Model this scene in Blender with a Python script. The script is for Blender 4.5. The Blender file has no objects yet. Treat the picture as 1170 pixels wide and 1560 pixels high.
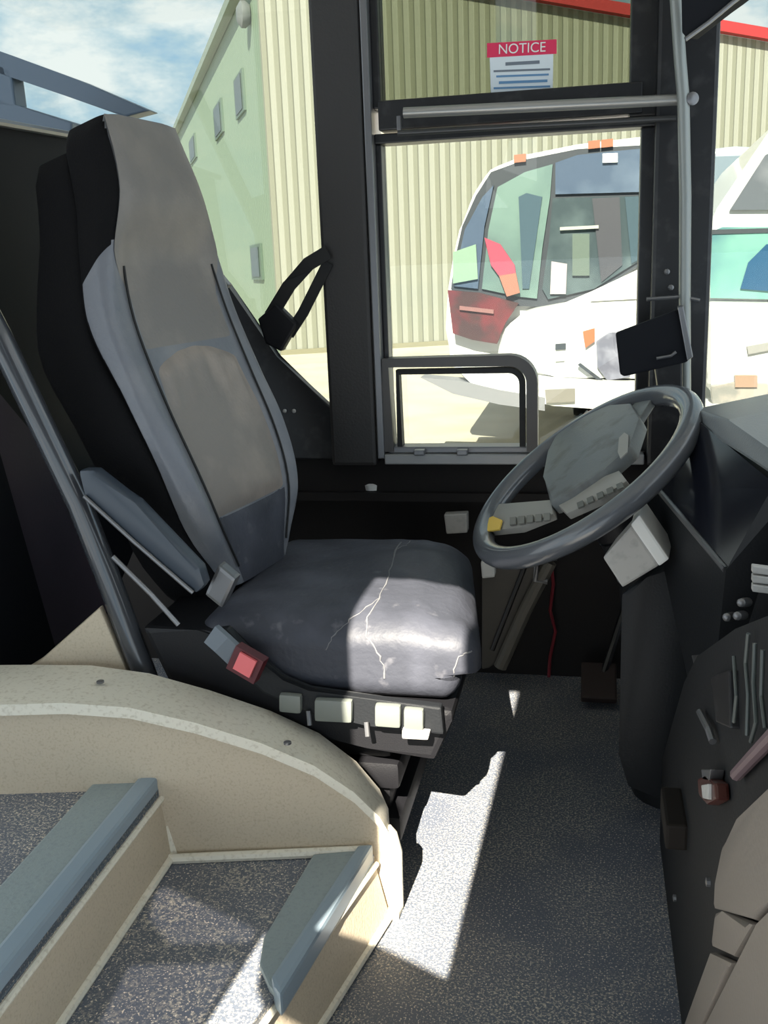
import bpy, bmesh, math, random
from mathutils import Vector, Matrix, noise as mnoise
from mathutils.bvhtree import BVHTree
random.seed(4)
SC = bpy.context.scene
COL = SC.collection
R = math.radians

# ------------------------------------------------------------------ camera
FPX, YAW, PITCH, ROLL = 1500.0, R(12), R(14), R(2.3)
CAM = Vector((0, 0, 1.0))
FW = Vector((-math.sin(YAW)*math.cos(PITCH), math.cos(YAW)*math.cos(PITCH), -math.sin(PITCH)))
RT = Vector((math.cos(YAW), math.sin(YAW), 0))
UP = RT.cross(FW)
CR = RT*math.cos(ROLL) - UP*math.sin(ROLL)
CU = RT*math.sin(ROLL) + UP*math.cos(ROLL)
cd = bpy.data.cameras.new('camera')
cam = bpy.data.objects.new('camera', cd); COL.objects.link(cam)
M = Matrix((CR, CU, -FW)).transposed().to_4x4(); M.translation = CAM
cam.matrix_world = M
cd.sensor_fit = 'VERTICAL'; cd.sensor_height = 36.0; cd.lens = 36.0*FPX/1560.0
cd.clip_start = 0.02; cd.clip_end = 300
SC.camera = cam

# ------------------------------------------------------------------ light
SUN_TRAVEL = Vector((0.034, 1.0, -0.80))
sl = bpy.data.lights.new('sun', 'SUN'); sl.energy = 27.0; sl.angle = R(0.3); sl.color = (1.0, 0.92, 0.78)
so = bpy.data.objects.new('sun', sl); COL.objects.link(so)
so.rotation_euler = SUN_TRAVEL.to_track_quat('-Z', 'Y').to_euler()

w = bpy.data.worlds.new('sky'); SC.world = w; w.use_nodes = True
nt = w.node_tree; N = nt.nodes; L = nt.links
for n in list(N): N.remove(n)
tc = N.new('ShaderNodeTexCoord')
mp = N.new('ShaderNodeMapping'); mp.inputs['Scale'].default_value = (1, 1, 2.2)
nz = N.new('ShaderNodeTexNoise'); nz.inputs['Scale'].default_value = 5.0; nz.inputs['Detail'].default_value = 7; nz.inputs['Roughness'].default_value = .62
rp = N.new('ShaderNodeValToRGB')
rp.color_ramp.elements[0].position = .36; rp.color_ramp.elements[0].color = (.30, .58, .86, 1)
rp.color_ramp.elements[1].position = .56; rp.color_ramp.elements[1].color = (1.1, 1.12, 1.12, 1)
e = rp.color_ramp.elements.new(.46); e.color = (.62, .80, .92, 1)
bg = N.new('ShaderNodeBackground'); bg.inputs['Strength'].default_value = 1.65
wo = N.new('ShaderNodeOutputWorld')
L.new(tc.outputs['Generated'], mp.inputs[0]); L.new(mp.outputs[0], nz.inputs['Vector'])
L.new(nz.outputs['Fac'], rp.inputs[0]); L.new(rp.outputs[0], bg.inputs[0]); L.new(bg.outputs[0], wo.inputs[0])

SC.view_settings.view_transform = 'Standard'; SC.view_settings.look = 'None'
SC.view_settings.gamma = 1; SC.view_settings.use_curve_mapping = False
SC.view_settings.exposure = 0.0

# ------------------------------------------------------------------ pixel -> place helpers (1170x1560 frame)
def ray(x, y): return FW + CR*((x-585)/FPX) + CU*((780-y)/FPX)
def onY(x, y, Y): d = ray(x, y); return CAM + d*((Y-CAM.y)/d.y)
def onZ(x, y, Z): d = ray(x, y); return CAM + d*((Z-CAM.z)/d.z)
def onX(x, y, X): d = ray(x, y); return CAM + d*((X-CAM.x)/d.x)
def onP(x, y, p, n):
    d = ray(x, y); return CAM + d*((Vector(p)-CAM).dot(Vector(n))/d.dot(Vector(n)))

# ------------------------------------------------------------------ materials
def lin(c):
    return tuple((v/255/12.92 if v/255 <= .04045 else ((v/255+.055)/1.055)**2.4) for v in c) + (1,)
def mat(name, rgb, rough=.5, metal=0., spec=.5, speck=None, bump=0., bscale=60., coat=0.):
    """speck = (rgb2, scale, lo, hi) mixes a second colour through noise; bump = surface grain"""
    m = bpy.data.materials.new(name); m.use_nodes = True
    nt = m.node_tree; b = nt.nodes['Principled BSDF']
    b.inputs['Base Color'].default_value = lin(rgb); b.inputs['Roughness'].default_value = rough
    b.inputs['Metallic'].default_value = metal; b.inputs['Specular IOR Level'].default_value = spec
    b.inputs['Coat Weight'].default_value = coat
    t = nt.nodes.new('ShaderNodeTexCoord')
    if speck:
        specks = speck if isinstance(speck, list) else [speck]
        prev = None
        for (c2, sc, lo, hi) in specks:
            n = nt.nodes.new('ShaderNodeTexNoise'); n.inputs['Scale'].default_value = sc; n.inputs['Detail'].default_value = 4
            nt.links.new(t.outputs['Object'], n.inputs['Vector'])
            mr = nt.nodes.new('ShaderNodeMapRange'); mr.inputs[1].default_value = lo; mr.inputs[2].default_value = hi
            nt.links.new(n.outputs['Fac'], mr.inputs[0])
            mx = nt.nodes.new('ShaderNodeMix'); mx.data_type = 'RGBA'
            nt.links.new(mr.outputs[0], mx.inputs[0])
            if prev: nt.links.new(prev, mx.inputs[6])
            else: mx.inputs[6].default_value = lin(rgb)
            mx.inputs[7].default_value = lin(c2); prev = mx.outputs[2]
        nt.links.new(prev, b.inputs['Base Color'])
    if bump:
        n2 = nt.nodes.new('ShaderNodeTexNoise'); n2.inputs['Scale'].default_value = bscale; n2.inputs['Detail'].default_value = 3
        nt.links.new(t.outputs['Object'], n2.inputs['Vector'])
        bp = nt.nodes.new('ShaderNodeBump'); bp.inputs['Strength'].default_value = bump; bp.inputs['Distance'].default_value = .004
        nt.links.new(n2.outputs['Fac'], bp.inputs['Height']); nt.links.new(bp.outputs[0], b.inputs['Normal'])
    return m
def glass(name, tint, gloss=.08, rough=.02):
    m = bpy.data.materials.new(name); m.use_nodes = True
    nt = m.node_tree
    for n in list(nt.nodes): nt.nodes.remove(n)
    tr = nt.nodes.new('ShaderNodeBsdfTransparent'); tr.inputs[0].default_value = lin(tint)
    gl = nt.nodes.new('ShaderNodeBsdfGlossy'); gl.inputs['Roughness'].default_value = rough
    mx = nt.nodes.new('ShaderNodeMixShader'); mx.inputs[0].default_value = gloss
    o = nt.nodes.new('ShaderNodeOutputMaterial')
    nt.links.new(tr.outputs[0], mx.inputs[1]); nt.links.new(gl.outputs[0], mx.inputs[2]); nt.links.new(mx.outputs[0], o.inputs[0])
    return m
def striped(name, c1, c2, period, axis, bump=.6, rough=.55, noisy=None):
    """vertical ribs of a profiled sheet along a horizontal axis (object space)"""
    m = bpy.data.materials.new(name); m.use_nodes = True
    nt = m.node_tree; b = nt.nodes['Principled BSDF']; b.inputs['Roughness'].default_value = rough
    t = nt.nodes.new('ShaderNodeTexCoord')
    dt = nt.nodes.new('ShaderNodeVectorMath'); dt.operation = 'DOT_PRODUCT'; dt.inputs[1].default_value = Vector(axis)*(2*math.pi/period)
    nt.links.new(t.outputs['Object'], dt.inputs[0])
    sn = nt.nodes.new('ShaderNodeMath'); sn.operation = 'SINE'; nt.links.new(dt.outputs['Value'], sn.inputs[0])
    mr = nt.nodes.new('ShaderNodeMapRange'); mr.inputs[1].default_value = -.35; mr.inputs[2].default_value = .35
    nt.links.new(sn.outputs[0], mr.inputs[0])
    mx = nt.nodes.new('ShaderNodeMix'); mx.data_type = 'RGBA'; mx.inputs[6].default_value = lin(c1); mx.inputs[7].default_value = lin(c2)
    nt.links.new(mr.outputs[0], mx.inputs[0]); nt.links.new(mx.outputs[2], b.inputs['Base Color'])
    bp = nt.nodes.new('ShaderNodeBump'); bp.inputs['Strength'].default_value = bump; bp.inputs['Distance'].default_value = .04
    nt.links.new(mr.outputs[0], bp.inputs['Height']); nt.links.new(bp.outputs[0], b.inputs['Normal'])
    return m

BLK = mat('black_plastic', (24, 24, 27), .5, spec=.3, bump=.1, bscale=400)
BLKM = mat('black_painted_metal', (26, 26, 28), .38, speck=((46, 45, 46), 30, .55, .7))
PILLAR = mat('dark_pillar_vinyl', (44, 42, 41), .5, bump=.15, bscale=250)
DARKBROWN = mat('dark_side_trim', (30, 27, 26), .65, spec=.25, bump=.1, bscale=150)
RUB = mat('black_rubber', (18, 18, 19), .6)
LEATHER = mat('worn_black_leather', (62, 64, 72), .52, spec=.3, speck=[((82, 84, 94), 7, .48, .70), ((96, 96, 102), 34, .64, .78)], bump=.35, bscale=70)
LEATHB = mat('grey_black_leather', (108, 111, 118), .38, speck=((128, 129, 132), 7, .45, .7), bump=.25, bscale=120)
INSERT = mat('rubbed_leather_insert', (130, 123, 117), .46, speck=((168, 154, 143), 6, .45, .7), bump=.2, bscale=140)
SHELL = mat('black_seat_fabric', (15, 15, 17), .85, spec=.15, bump=.3, bscale=300)
STITCH = mat('pale_worn_seam', (112, 112, 114), .8)
ARM = mat('blue_grey_armrest_vinyl', (58, 66, 76), .4)
BEIGE = mat('beige_moulded_panel', (196, 182, 160), .55, speck=((182, 168, 146), 260, .5, .7), bump=.2, bscale=220)
CREAM = mat('cream_edge_trim', (226, 220, 204), .5, speck=((206, 198, 180), 150, .52, .7))
VINYL = mat('speckled_black_vinyl', (94, 101, 113), .6, speck=[((178, 172, 160), 230, .5, .64), ((96, 102, 114), 5, .42, .62), ((226, 214, 196), 320, .58, .66)], bump=.25, bscale=200)
NOSE = mat('ribbed_grey_nosing', (140, 152, 154), .45, speck=((132, 144, 147), 200, .5, .7), bump=.2, bscale=200)
ALU = mat('satin_aluminium', (170, 174, 178), .32, metal=.9)
GREYM = mat('grey_metal', (120, 120, 122), .35, metal=.6)
GREYP = mat('light_grey_plastic', (176, 174, 170), .5, speck=((160, 158, 154), 60, .5, .7))
WHEELHUB = mat('grey_hub_plastic', (112, 116, 116), .45, speck=((92, 92, 90), 25, .52, .7), bump=.1, bscale=200)
RIM = mat('black_wheel_grip', (84, 87, 92), .28, coat=.6, bump=.08, bscale=300)
SPOKE = mat('pale_spoke_pad', (150, 148, 142), .5)
YEL = mat('yellow_sticker', (226, 190, 84), .5)
REDM = mat('red_plastic', (190, 40, 48), .35)
PINK = mat('pink_red_button', (226, 110, 112), .4)
WHITEP = mat('white_paint', (198, 198, 196), .3, coat=.3)
WHITE = mat('white_plastic', (225, 225, 222), .5)
BTN = mat('pale_switch', (112, 116, 110), .45)
DASH = mat('dark_dash_vinyl', (26, 28, 31), .55, spec=.3, bump=.12, bscale=250)
DASHG = mat('grey_dash_pad', (120, 124, 126), .38, bump=.12, bscale=250)
SCREEN = mat('dark_instrument_lens', (18, 20, 28), .12)
TAUPE = mat('taupe_console_panel', (118, 110, 102), .5, bump=.1, bscale=200)
PURPLE = mat('dark_purple_partition', (74, 64, 76), .7, bump=.15, bscale=120)
NAVY = mat('navy_black_panel', (15, 17, 23), .7, spec=.2)
FRAMEB = mat('blue_grey_window_frame', (84, 100, 116), .4)
LGREY = mat('pale_grey_sill', (150, 150, 150), .4, metal=.3)
CLEAR = glass('lightly_tinted_glass', (214, 218, 216), .03)
TINT = glass('green_tinted_glass', (168, 174, 164), .05)
SUNTINT = glass('sun_patch_tint_glass', (150, 150, 155), .05)  # tint of the added panes that soften the step sun patches

# ------------------------------------------------------------------ mesh helpers
def obj(name, bm, m, parent=None, smooth=False):
    me = bpy.data.meshes.new(name)
    bmesh.ops.recalc_face_normals(bm, faces=bm.faces)
    if smooth:
        for f in bm.faces: f.smooth = True
    bm.to_mesh(me); bm.free()
    if isinstance(m, (list, tuple)):
        for k in m: me.materials.append(k)
    else: me.materials.append(m)
    o = bpy.data.objects.new(name, me); COL.objects.link(o)
    if parent is not None: o.parent = parent; o.matrix_parent_inverse = parent.matrix_world.inverted()
    if smooth:
        try: me.set_sharp_from_angle(angle=R(40))
        except Exception: pass
    return o
def tag(o, label, cat, group=None):
    o['label'] = label; o['category'] = cat
    if group: o['group'] = group
    return o
def struct(o): o['kind'] = 'structure'; return o
def thing(name, label, cat, loc=(0, 0, 0), group=None):
    o = bpy.data.objects.new(name, None); COL.objects.link(o); o.location = loc; o.empty_display_size = .05
    o.matrix_world = Matrix.Translation(Vector(loc))
    return tag(o, label, cat, group)
def NB(): return bmesh.new()
def prism(bm, pts, vec, bev=0.):
    vec = Vector(vec)
    a = [bm.verts.new(Vector(p)) for p in pts]; b = [bm.verts.new(Vector(p)+vec) for p in pts]
    n = len(a); fs = [bm.faces.new(a), bm.faces.new(b[::-1])]
    for i in range(n): fs.append(bm.faces.new((a[i], b[i], b[(i+1) % n], a[(i+1) % n])))
    if bev:
        es = list({e for f in fs for e in f.edges})
        bmesh.ops.bevel(bm, geom=es, offset=bev, segments=2, profile=.6, affect='EDGES', clamp_overlap=True)
    return bm
def box(bm, lo, hi, bev=0.):
    (x0, y0, z0), (x1, y1, z1) = lo, hi
    return prism(bm, [(x0, y0, z0), (x1, y0, z0), (x1, y1, z0), (x0, y1, z0)], (0, 0, z1-z0), bev)
def obox(bm, c, ax, ay, az, bev=0.):
    """box around c with half axes ax, ay, az"""
    c, ax, ay, az = map(Vector, (c, ax, ay, az))
    return prism(bm, [c-ax-ay-az, c+ax-ay-az, c+ax+ay-az, c-ax+ay-az], az*2, bev)
def tube(bm, pts, r, n=12, closed=False, cap=True):
    pts = [Vector(p) for p in pts]; m = len(pts); rings = []
    rr = r if isinstance(r, (list, tuple)) else [r]*m
    ref = None
    for i, p in enumerate(pts):
        a = pts[(i-1) % m] if (closed or i > 0) else p
        b = pts[(i+1) % m] if (closed or i < m-1) else p
        t = (b-a).normalized()
        if ref is None: ref = t.orthogonal().normalized()
        ref = (ref - t*ref.dot(t)).normalized(); s = t.cross(ref)
        rings.append([bm.verts.new(p + ref*math.cos(2*math.pi*k/n)*rr[i] + s*math.sin(2*math.pi*k/n)*rr[i]) for k in range(n)])
    last = m if closed else m-1
    for i in range(last):
        A, B = rings[i], rings[(i+1) % m]
        for k in range(n): bm.faces.new((A[k], A[(k+1) % n], B[(k+1) % n], B[k]))
    if cap and not closed: bm.faces.new(rings[0][::-1]); bm.faces.new(rings[-1])
    return bm
def strap(bm, pts, side, wd, th):
    """flat band along pts; side = width direction"""
    pts = [Vector(p) for p in pts]; side = Vector(side).normalized(); rings = []
    for i, p in enumerate(pts):
        t = (pts[min(i+1, len(pts)-1)] - pts[max(i-1, 0)]).normalized()
        s = (side - t*side.dot(t)).normalized(); n = t.cross(s)
        rings.append([bm.verts.new(p + s*a*wd/2 + n*b*th/2) for a, b in ((-1, -1), (1, -1), (1, 1), (-1, 1))])
    for A, B in zip(rings, rings[1:]):
        for k in range(4): bm.faces.new((A[k], A[(k+1) % 4], B[(k+1) % 4], B[k]))
    bm.faces.new(rings[0][::-1]); bm.faces.new(rings[-1]); return bm
def rbox(bm, size, r, n=14, fn=None):
    """rounded box centred on 0, n x n per face, then deformed by fn(p, unit)"""
    hx, hy, hz = (s/2 for s in size); new = {}
    def vert(u):
        k = tuple(round(c, 5) for c in u)
        if k in new: return new[k]
        p = Vector((u[0]*hx, u[1]*hy, u[2]*hz))
        c = Vector((max(-hx+r, min(hx-r, p.x)), max(-hy+r, min(hy-r, p.y)), max(-hz+r, min(hz-r, p.z))))
        d = p-c
        if d.length > 1e-9: p = c + d.normalized()*r
        if fn: p = fn(p, u)
        new[k] = bm.verts.new(p); return new[k]
    for ax in range(3):
        for sg in (-1, 1):
            for i in range(n):
                for j in range(n):
                    q = []
                    for (a, b) in ((0, 0), (1, 0), (1, 1), (0, 1)):
                        s, t = -1+2*(i+a)/n, -1+2*(j+b)/n
                        u = [0, 0, 0]; u[ax] = sg; u[(ax+1) % 3] = s; u[(ax+2) % 3] = t
                        q.append(vert(u))
                    try: bm.faces.new(q)
                    except ValueError: pass
    return bm
def lathe(bm, c, axis, prof, n=16):
    axis = Vector(axis).normalized(); a = axis.orthogonal().normalized(); b = axis.cross(a); c = Vector(c); rings = []
    for (r, h) in prof:
        rings.append([bm.verts.new(c+axis*h+(a*math.cos(2*math.pi*k/n)+b*math.sin(2*math.pi*k/n))*max(r, 1e-4)) for k in range(n)])
    for A, B in zip(rings, rings[1:]):
        for k in range(n): bm.faces.new((A[k], A[(k+1) % n], B[(k+1) % n], B[k]))
    bm.faces.new(rings[0][::-1]); bm.faces.new(rings[-1]); return bm
def sm(x, a, b):
    t = max(0, min(1, (x-a)/(b-a))); return t*t*(3-2*t)

# ================================================================== OUTSIDE
GZ = -1.0
struct(obj('ground', box(NB(), (-60, 2.6, GZ-.1), (60, 90, GZ)), mat('pale_concrete_yard', (176, 170, 154), .8, speck=((164, 156, 138), 1.2, .4, .7))))

# warehouse: corner, lit gable wall to the right, shaded side wall running away to the left
corner = onZ(428, 541, GZ)
hd = ray(170, 420); side_d = Vector((hd.x, hd.y, 0)).normalized()
gab_d = Vector((side_d.y, -side_d.x, 0))
GN, SN = side_d, gab_d
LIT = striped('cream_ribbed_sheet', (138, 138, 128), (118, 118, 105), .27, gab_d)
SHD = striped('shade_green_ribbed_sheet', (116, 132, 114), (110, 126, 108), .3, side_d, .3)  # green reflected cast of the shaded side put into the colour
RED = mat('red_roof_trim', (150, 44, 46), .5)
wh = thing('warehouse', 'long ribbed metal warehouse with red roof trim outside the driver windows', 'building', corner)
def onG(x, y): return onP(x, y, corner, GN)
def onS(x, y): return onP(x, y, corner, SN)
eave0 = onS(354, 0); eave1 = onS(259, 187)
t0 = (eave0-corner).dot(side_d); t1 = (eave1-corner).dot(side_d)
ez = lambda t: eave0.z + (eave1.z-eave0.z)*(t-t0)/(t1-t0)
LEN = 60
c_top = corner.copy(); c_top.z = ez(0)
far = corner + side_d*LEN; far_t = far.copy(); far_t.z = ez(0)
rk1, rk2 = onG(816, 4), onG(1170, 64)
slope = (rk2.z-rk1.z)/((rk2-rk1).dot(gab_d))
gl = 26.0
d1 = (rk1-corner).dot(gab_d)
pk = corner + gab_d*(d1*.6); pk.z = rk1.z - slope*d1*.4
ge = corner + gab_d*gl; get = ge.copy(); get.z = rk1.z + slope*(gl-d1)
bmw = prism(NB(), [corner, ge, get, pk, c_top], side_d*.2)
obj('gable_wall', bmw, LIT, wh)
obj('side_wall', prism(NB(), [corner+side_d*.2, far, far_t, c_top+side_d*.2], gab_d*.2), SHD, wh)
obj('roof', prism(NB(), [c_top+side_d*.2, pk+side_d*.2, get+side_d*.2], side_d*(LEN-.2)), mat('grey_roof_sheet', (150, 150, 146), .6), wh)
upv = Vector((0, 0, .26))
obj('roof_trim', prism(NB(), [pk-side_d*.25, get-side_d*.25, get-side_d*.25+upv, pk-side_d*.25+upv], side_d*.24), RED, wh)
obj('eave_gutter', prism(NB(), [c_top-gab_d*.02, far_t-gab_d*.02, far_t-gab_d*.02-upv*.9, c_top-gab_d*.02-upv*.9], -gab_d*.25), mat('dark_gutter', (110, 120, 110), .5), wh)
obj('base_flashing', prism(NB(), [corner-side_d*.06, ge-side_d*.06, ge-side_d*.06+Vector((0,0,.12)), corner-side_d*.06+Vector((0,0,.12))], side_d*.05), mat('base_flashing', (120, 116, 96), .7), wh)
WPANE = mat('dark_warehouse_pane', (40, 50, 44), .3)
WFR = mat('warehouse_window_frame', (74, 90, 78), .5)
for (x0, y0, x1, y1) in ((360, 110, 374, 178), (328, 155, 341, 210), (290, 207, 300, 247), (385, 372, 401, 426)):
    a = onS(x0, (y0+y1)/2); b = onS(x1, (y0+y1)/2); zt = onS((x0+x1)/2, y0).z; zb = onS((x0+x1)/2, y1).z
    P = lambda q, z, o: Vector((q.x, q.y, z)) - gab_d*o
    fr = obj('warehouse_window', prism(NB(), [P(a, zb, .0), P(b, zb, .0), P(b, zt, .0), P(a, zt, .0)], -gab_d*.06), WFR, wh)
    dd = (b-a)*.14
    obj('pane', prism(NB(), [P(a+dd, zb+.08, .06), P(b-dd, zb+.08, .06), P(b-dd, zt-.08, .06), P(a+dd, zt-.08, .06)], -gab_d*.02), WPANE, fr)
lv = onS(381, 22)
obj('wall_lamp', lathe(NB(), lv-gab_d*.02, -gab_d, [(.22, 0), (.3, .1), (.3, .2), (.15, .3)], 14), mat('wall_lamp_grey', (96, 100, 100), .5), wh, True)

# white bus parked face-on behind the driver window
VY = 10.5
vb = thing('white_bus', 'white bus with large raked windshield parked outside the driver window', 'bus', onY(860, 600, VY))
def V(x, y, off=0.): return onY(x, y, VY-off)
sil = [(683, 540), (679, 500), (683, 440), (690, 395), (700, 350), (718, 298), (745, 256), (800, 236), (880, 220), (990, 207), (1030, 205), (1040, 260), (1040, 585), (1000, 605), (850, 600), (740, 585), (690, 565)]
obj('body', prism(NB(), [V(*p) for p in sil], (0, 4.2, 0), .12), WHITEP, vb)
G1 = mat('teal_reflection_glass', (80, 98, 98), .12, speck=((104, 124, 118), 1.1, .4, .65), coat=.3)  # teal reflection in the windshield put into the pane colour
G2 = mat('dark_windshield_glass', (62, 72, 76), .12, speck=((88, 100, 102), 1.6, .45, .65), coat=.3)
G3 = mat('blue_grey_visor_glass', (72, 84, 102), .15, speck=((92, 104, 120), 2, .45, .65), coat=.3)
BM = mat('bus_black_seal', (52, 56, 62), .4)
def sheet(name, pts, m, off, th=.03, par=None, bev=0.):
    return obj(name, prism(NB(), [V(x, y, off) for x, y in pts], (0, th, 0), bev), m, par or vb)
sheet('windshield_surround', [(687, 440), (693, 395), (704, 345), (725, 298), (748, 262), (800, 243), (880, 227), (1030, 218), (1030, 376), (985, 398), (905, 448), (830, 468), (700, 462)], BM, .06, .05)
sheet('windshield_pane', [(692, 436), (698, 395), (708, 350), (735, 300), (752, 282), (738, 345), (728, 440)], G3, .09)
sheet('windshield_pane', [(734, 440), (744, 350), (758, 285), (800, 262), (842, 250), (838, 300), (826, 380), (818, 455), (790, 452)], G1, .09)
sheet('visor_band', [(846, 248), (880, 236), (980, 226), (1028, 222), (1028, 291), (846, 296)], G3, .09)
sheet('windshield_pane', [(842, 302), (1028, 297), (1028, 368), (985, 390), (905, 440), (835, 456), (826, 440), (836, 370)], G2, .09)
sheet('inner_panel', [(952, 300), (1000, 298), (1000, 382), (985, 388), (962, 402)], mat('blue_grey_inner_panel', (50, 68, 78), .4), .105, .02)
sheet('door_frame', [(902, 302), (944, 300), (948, 404), (916, 430)], mat('plum_grey_frame', (60, 60, 66), .4), .105, .02)
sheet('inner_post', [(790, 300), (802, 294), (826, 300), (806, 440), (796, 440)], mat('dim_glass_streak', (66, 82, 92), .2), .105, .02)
sheet('wiper', [(853, 346), (912, 343), (912, 348), (853, 351)], mat('pale_wiper', (150, 152, 146), .4), .13, .02)
sheet('dash_equipment', [(872, 356), (898, 356), (898, 420), (872, 420)], mat('green_grey_unit', (78, 90, 82), .5), .12, .03)
sheet('paper_notice', [(840, 398), (864, 402), (862, 448), (838, 448)], mat('pale_paper', (150, 142, 144), .7), .12, .02)
sheet('route_decal', [(918, 234), (941, 233), (941, 247), (918, 248)], WHITE, .12, .02)
sheet('red_patch', [(738, 362), (762, 372), (784, 404), (790, 444), (772, 436), (748, 404)], mat('pink_red_patch', (150, 54, 74), .6), .13, .04)  # flat pink-red patch over the windshield pane
sheet('orange_patch', [(760, 420), (786, 416), (792, 446), (772, 452)], mat('orange_patch', (138, 88, 72), .6), .14, .03)  # flat orange patch beside the pink-red one
sheet('green_reflector', [(690, 384), (725, 372), (728, 425), (690, 432)], mat('pale_green_panel', (112, 136, 118), .5), .12, .02)
sheet('dark_red_panel', [(682, 442), (730, 446), (790, 462), (770, 492), (757, 524), (720, 518), (690, 508)], mat('mottled_dark_red', (62, 42, 42), .35, speck=((94, 40, 44), 3, .45, .6), coat=.3), .16, .08)  # flat dark red panel at the lower edge of the windshield
sheet('panel_slat', [(700, 466), (752, 472), (752, 478), (700, 472)], mat('pink_slat', (120, 84, 82), .4), .19, .03)
sheet('hood', [(756, 540), (768, 500), (800, 474), (905, 455), (990, 402), (1040, 376), (1042, 400), (1042, 570), (1000, 580), (850, 575), (765, 565)], WHITEP, .55, .6, None, .08)
sheet('body_crease', [(900, 456), (1036, 449), (1036, 452), (900, 459)], mat('crease_grey', (190, 188, 186), .5), .57, .02)
sheet('headlight', [(908, 520), (930, 505), (960, 505), (960, 575), (925, 580), (910, 560)], mat('headlight_lens', (96, 96, 108), .2, speck=((124, 124, 136), 6, .4, .6)), .59, .05, None, .01)
sheet('turn_signal', [(888, 505), (906, 500), (906, 520), (892, 530)], mat('amber_lens', (160, 92, 60), .3), .59, .05)
sheet('vent_slot', [(846, 524), (862, 523), (862, 532), (846, 533)], BM, .57, .03)
sheet('vent_slot', [(846, 542), (860, 541), (860, 550), (846, 551)], mat('slot_grey', (150, 150, 150), .5), .57, .03)
sheet('bumper', [(690, 560), (760, 566), (850, 578), (1000, 584), (1044, 582), (1044, 632), (1000, 630), (840, 618), (730, 600)], WHITEP, .7, .5, None, .06)
sheet('shadow_strip', [(640, 575), (700, 580), (760, 594), (830, 606), (830, 626), (760, 616), (690, 600)], mat('shadow_strip_grey', (112, 112, 116), .5), .72, .3)  # grey strip standing for the shadow band under the bumper
sheet('tow_plate', [(830, 594), (876, 592), (876, 612), (832, 614)], mat('dark_plate', (112, 108, 102), .5), .74, .05)
for (x, y) in ((792, 240), (905, 219), (925, 217)):
    sheet('clearance_light', [(x-9, y-4), (x+9, y-6), (x+9, y+6), (x-9, y+8)], mat('clearance_amber', (150, 96, 74), .3), .1, .12)
sheet('side_mirror_arm', [(880, 556), (884, 553), (922, 582), (918, 585)], BM, .62, .03)
for (px, yo) in ((890, 2.6), (985, 1.2)):
    c = V(px, 600, -yo); c.z = GZ+.46
    obj('wheel', lathe(NB(), c-Vector((.16, 0, 0)), (1, 0, 0), [(.3, 0), (.45, .03), (.46, .1), (.46, .24), (.45, .3), (.3, .32)], 24), RUB, vb, True)

# white shuttle seen at the right of the corner pillar
SY = 9.0
vs = thing('shuttle_bus', 'white shuttle van with teal windshield outside, right of the corner pillar', 'van', onY(1170, 640, SY))
def U(x, y, off=0.): return onY(x, y, SY-off)
def sheet2(name, pts, m, off, th=.03, bev=0.):
    return obj(name, prism(NB(), [U(x, y, off) for x, y in pts], (0, th, 0), bev), m, vs)
obj('cab_body', prism(NB(), [U(*p) for p in [(1078, 470), (1078, 345), (1092, 318), (1162, 214), (1186, 180), (1460, 170), (1470, 590), (1078, 590)]], (.2, 5.0, 0), .06), WHITEP, vs)
sheet2('cap_window', [(1112, 320), (1166, 236), (1196, 222), (1440, 214), (1440, 318)], mat('grey_cap_glass', (84, 88, 94), .2, speck=((108, 110, 116), 2, .45, .6)), .04)
sheet2('windshield', [(1082, 454), (1082, 354), (1100, 346), (1450, 346), (1450, 462)], mat('teal_green_glass', (70, 104, 112), .12, speck=((104, 146, 136), 1.2, .42, .62), coat=.3), .06)
sheet2('windshield_seal', [(1080, 350), (1450, 340), (1450, 347), (1080, 357)], BM, .07)
sheet2('blue_reflection', [(1128, 440), (1140, 400), (1168, 372), (1200, 372), (1200, 446)], mat('blue_glass_reflection', (36, 70, 98), .15), .08)  # blue reflection on the windshield drawn as a flat shape
obj('hood', prism(NB(), [U(*p, .5) for p in [(1080, 462), (1450, 468), (1450, 600), (1080, 600)]], (0, .6, 0), .08), WHITEP, vs)
sheet2('hood_scoop', [(1138, 528), (1180, 520), (1180, 532), (1140, 540)], mat('scoop_grey', (130, 128, 126), .5), .53)
sheet2('headlight', [(1082, 588), (1112, 582), (1170, 584), (1172, 616), (1086, 620)], mat('shuttle_headlight', (120, 118, 114), .2, speck=((146, 138, 130), 8, .4, .6)), .56, .06, .01)
sheet2('turn_signal', [(1120, 572), (1154, 572), (1154, 590), (1120, 590)], mat('shuttle_signal', (140, 116, 100), .3), .58, .06)
obj('bumper', prism(NB(), [U(*p, .75) for p in [(1078, 620), (1480, 622), (1480, 700), (1078, 690)]], (0, .6, 0), .05), WHITEP, vs)
sheet2('bumper_slot', [(1088, 634), (1400, 636), (1400, 642), (1088, 640)], BM, .78)
for px in (1110, 1400):
    c = U(px, 640, -.6); c.z = GZ+.4
    obj('wheel', lathe(NB(), c-Vector((.13, 0, 0)), (1, 0, 0), [(.25, 0), (.38, .03), (.4, .1), (.4, .2), (.25, .26)], 24), RUB, vs, True)
# grey car roof between
gc = thing('grey_car', 'grey vehicle partly hidden behind the white shuttle van', 'car', onY(1080, 560, 16.5))
obj('body', prism(NB(), [onY(x, y, 16.5) for x, y in [(1010, 560), (1012, 300), (1040, 232), (1120, 222), (1190, 226), (1200, 560)]], (0, 3.5, 0), .08), mat('silver_grey_paint', (150, 158, 166), .3), gc)
obj('windshield', prism(NB(), [onY(x, y, 16.46) for x, y in [(1022, 300), (1046, 240), (1160, 236), (1170, 300)]], (0, .03, 0)), mat('grey_car_glass', (110, 122, 132), .15), gc)

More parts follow.
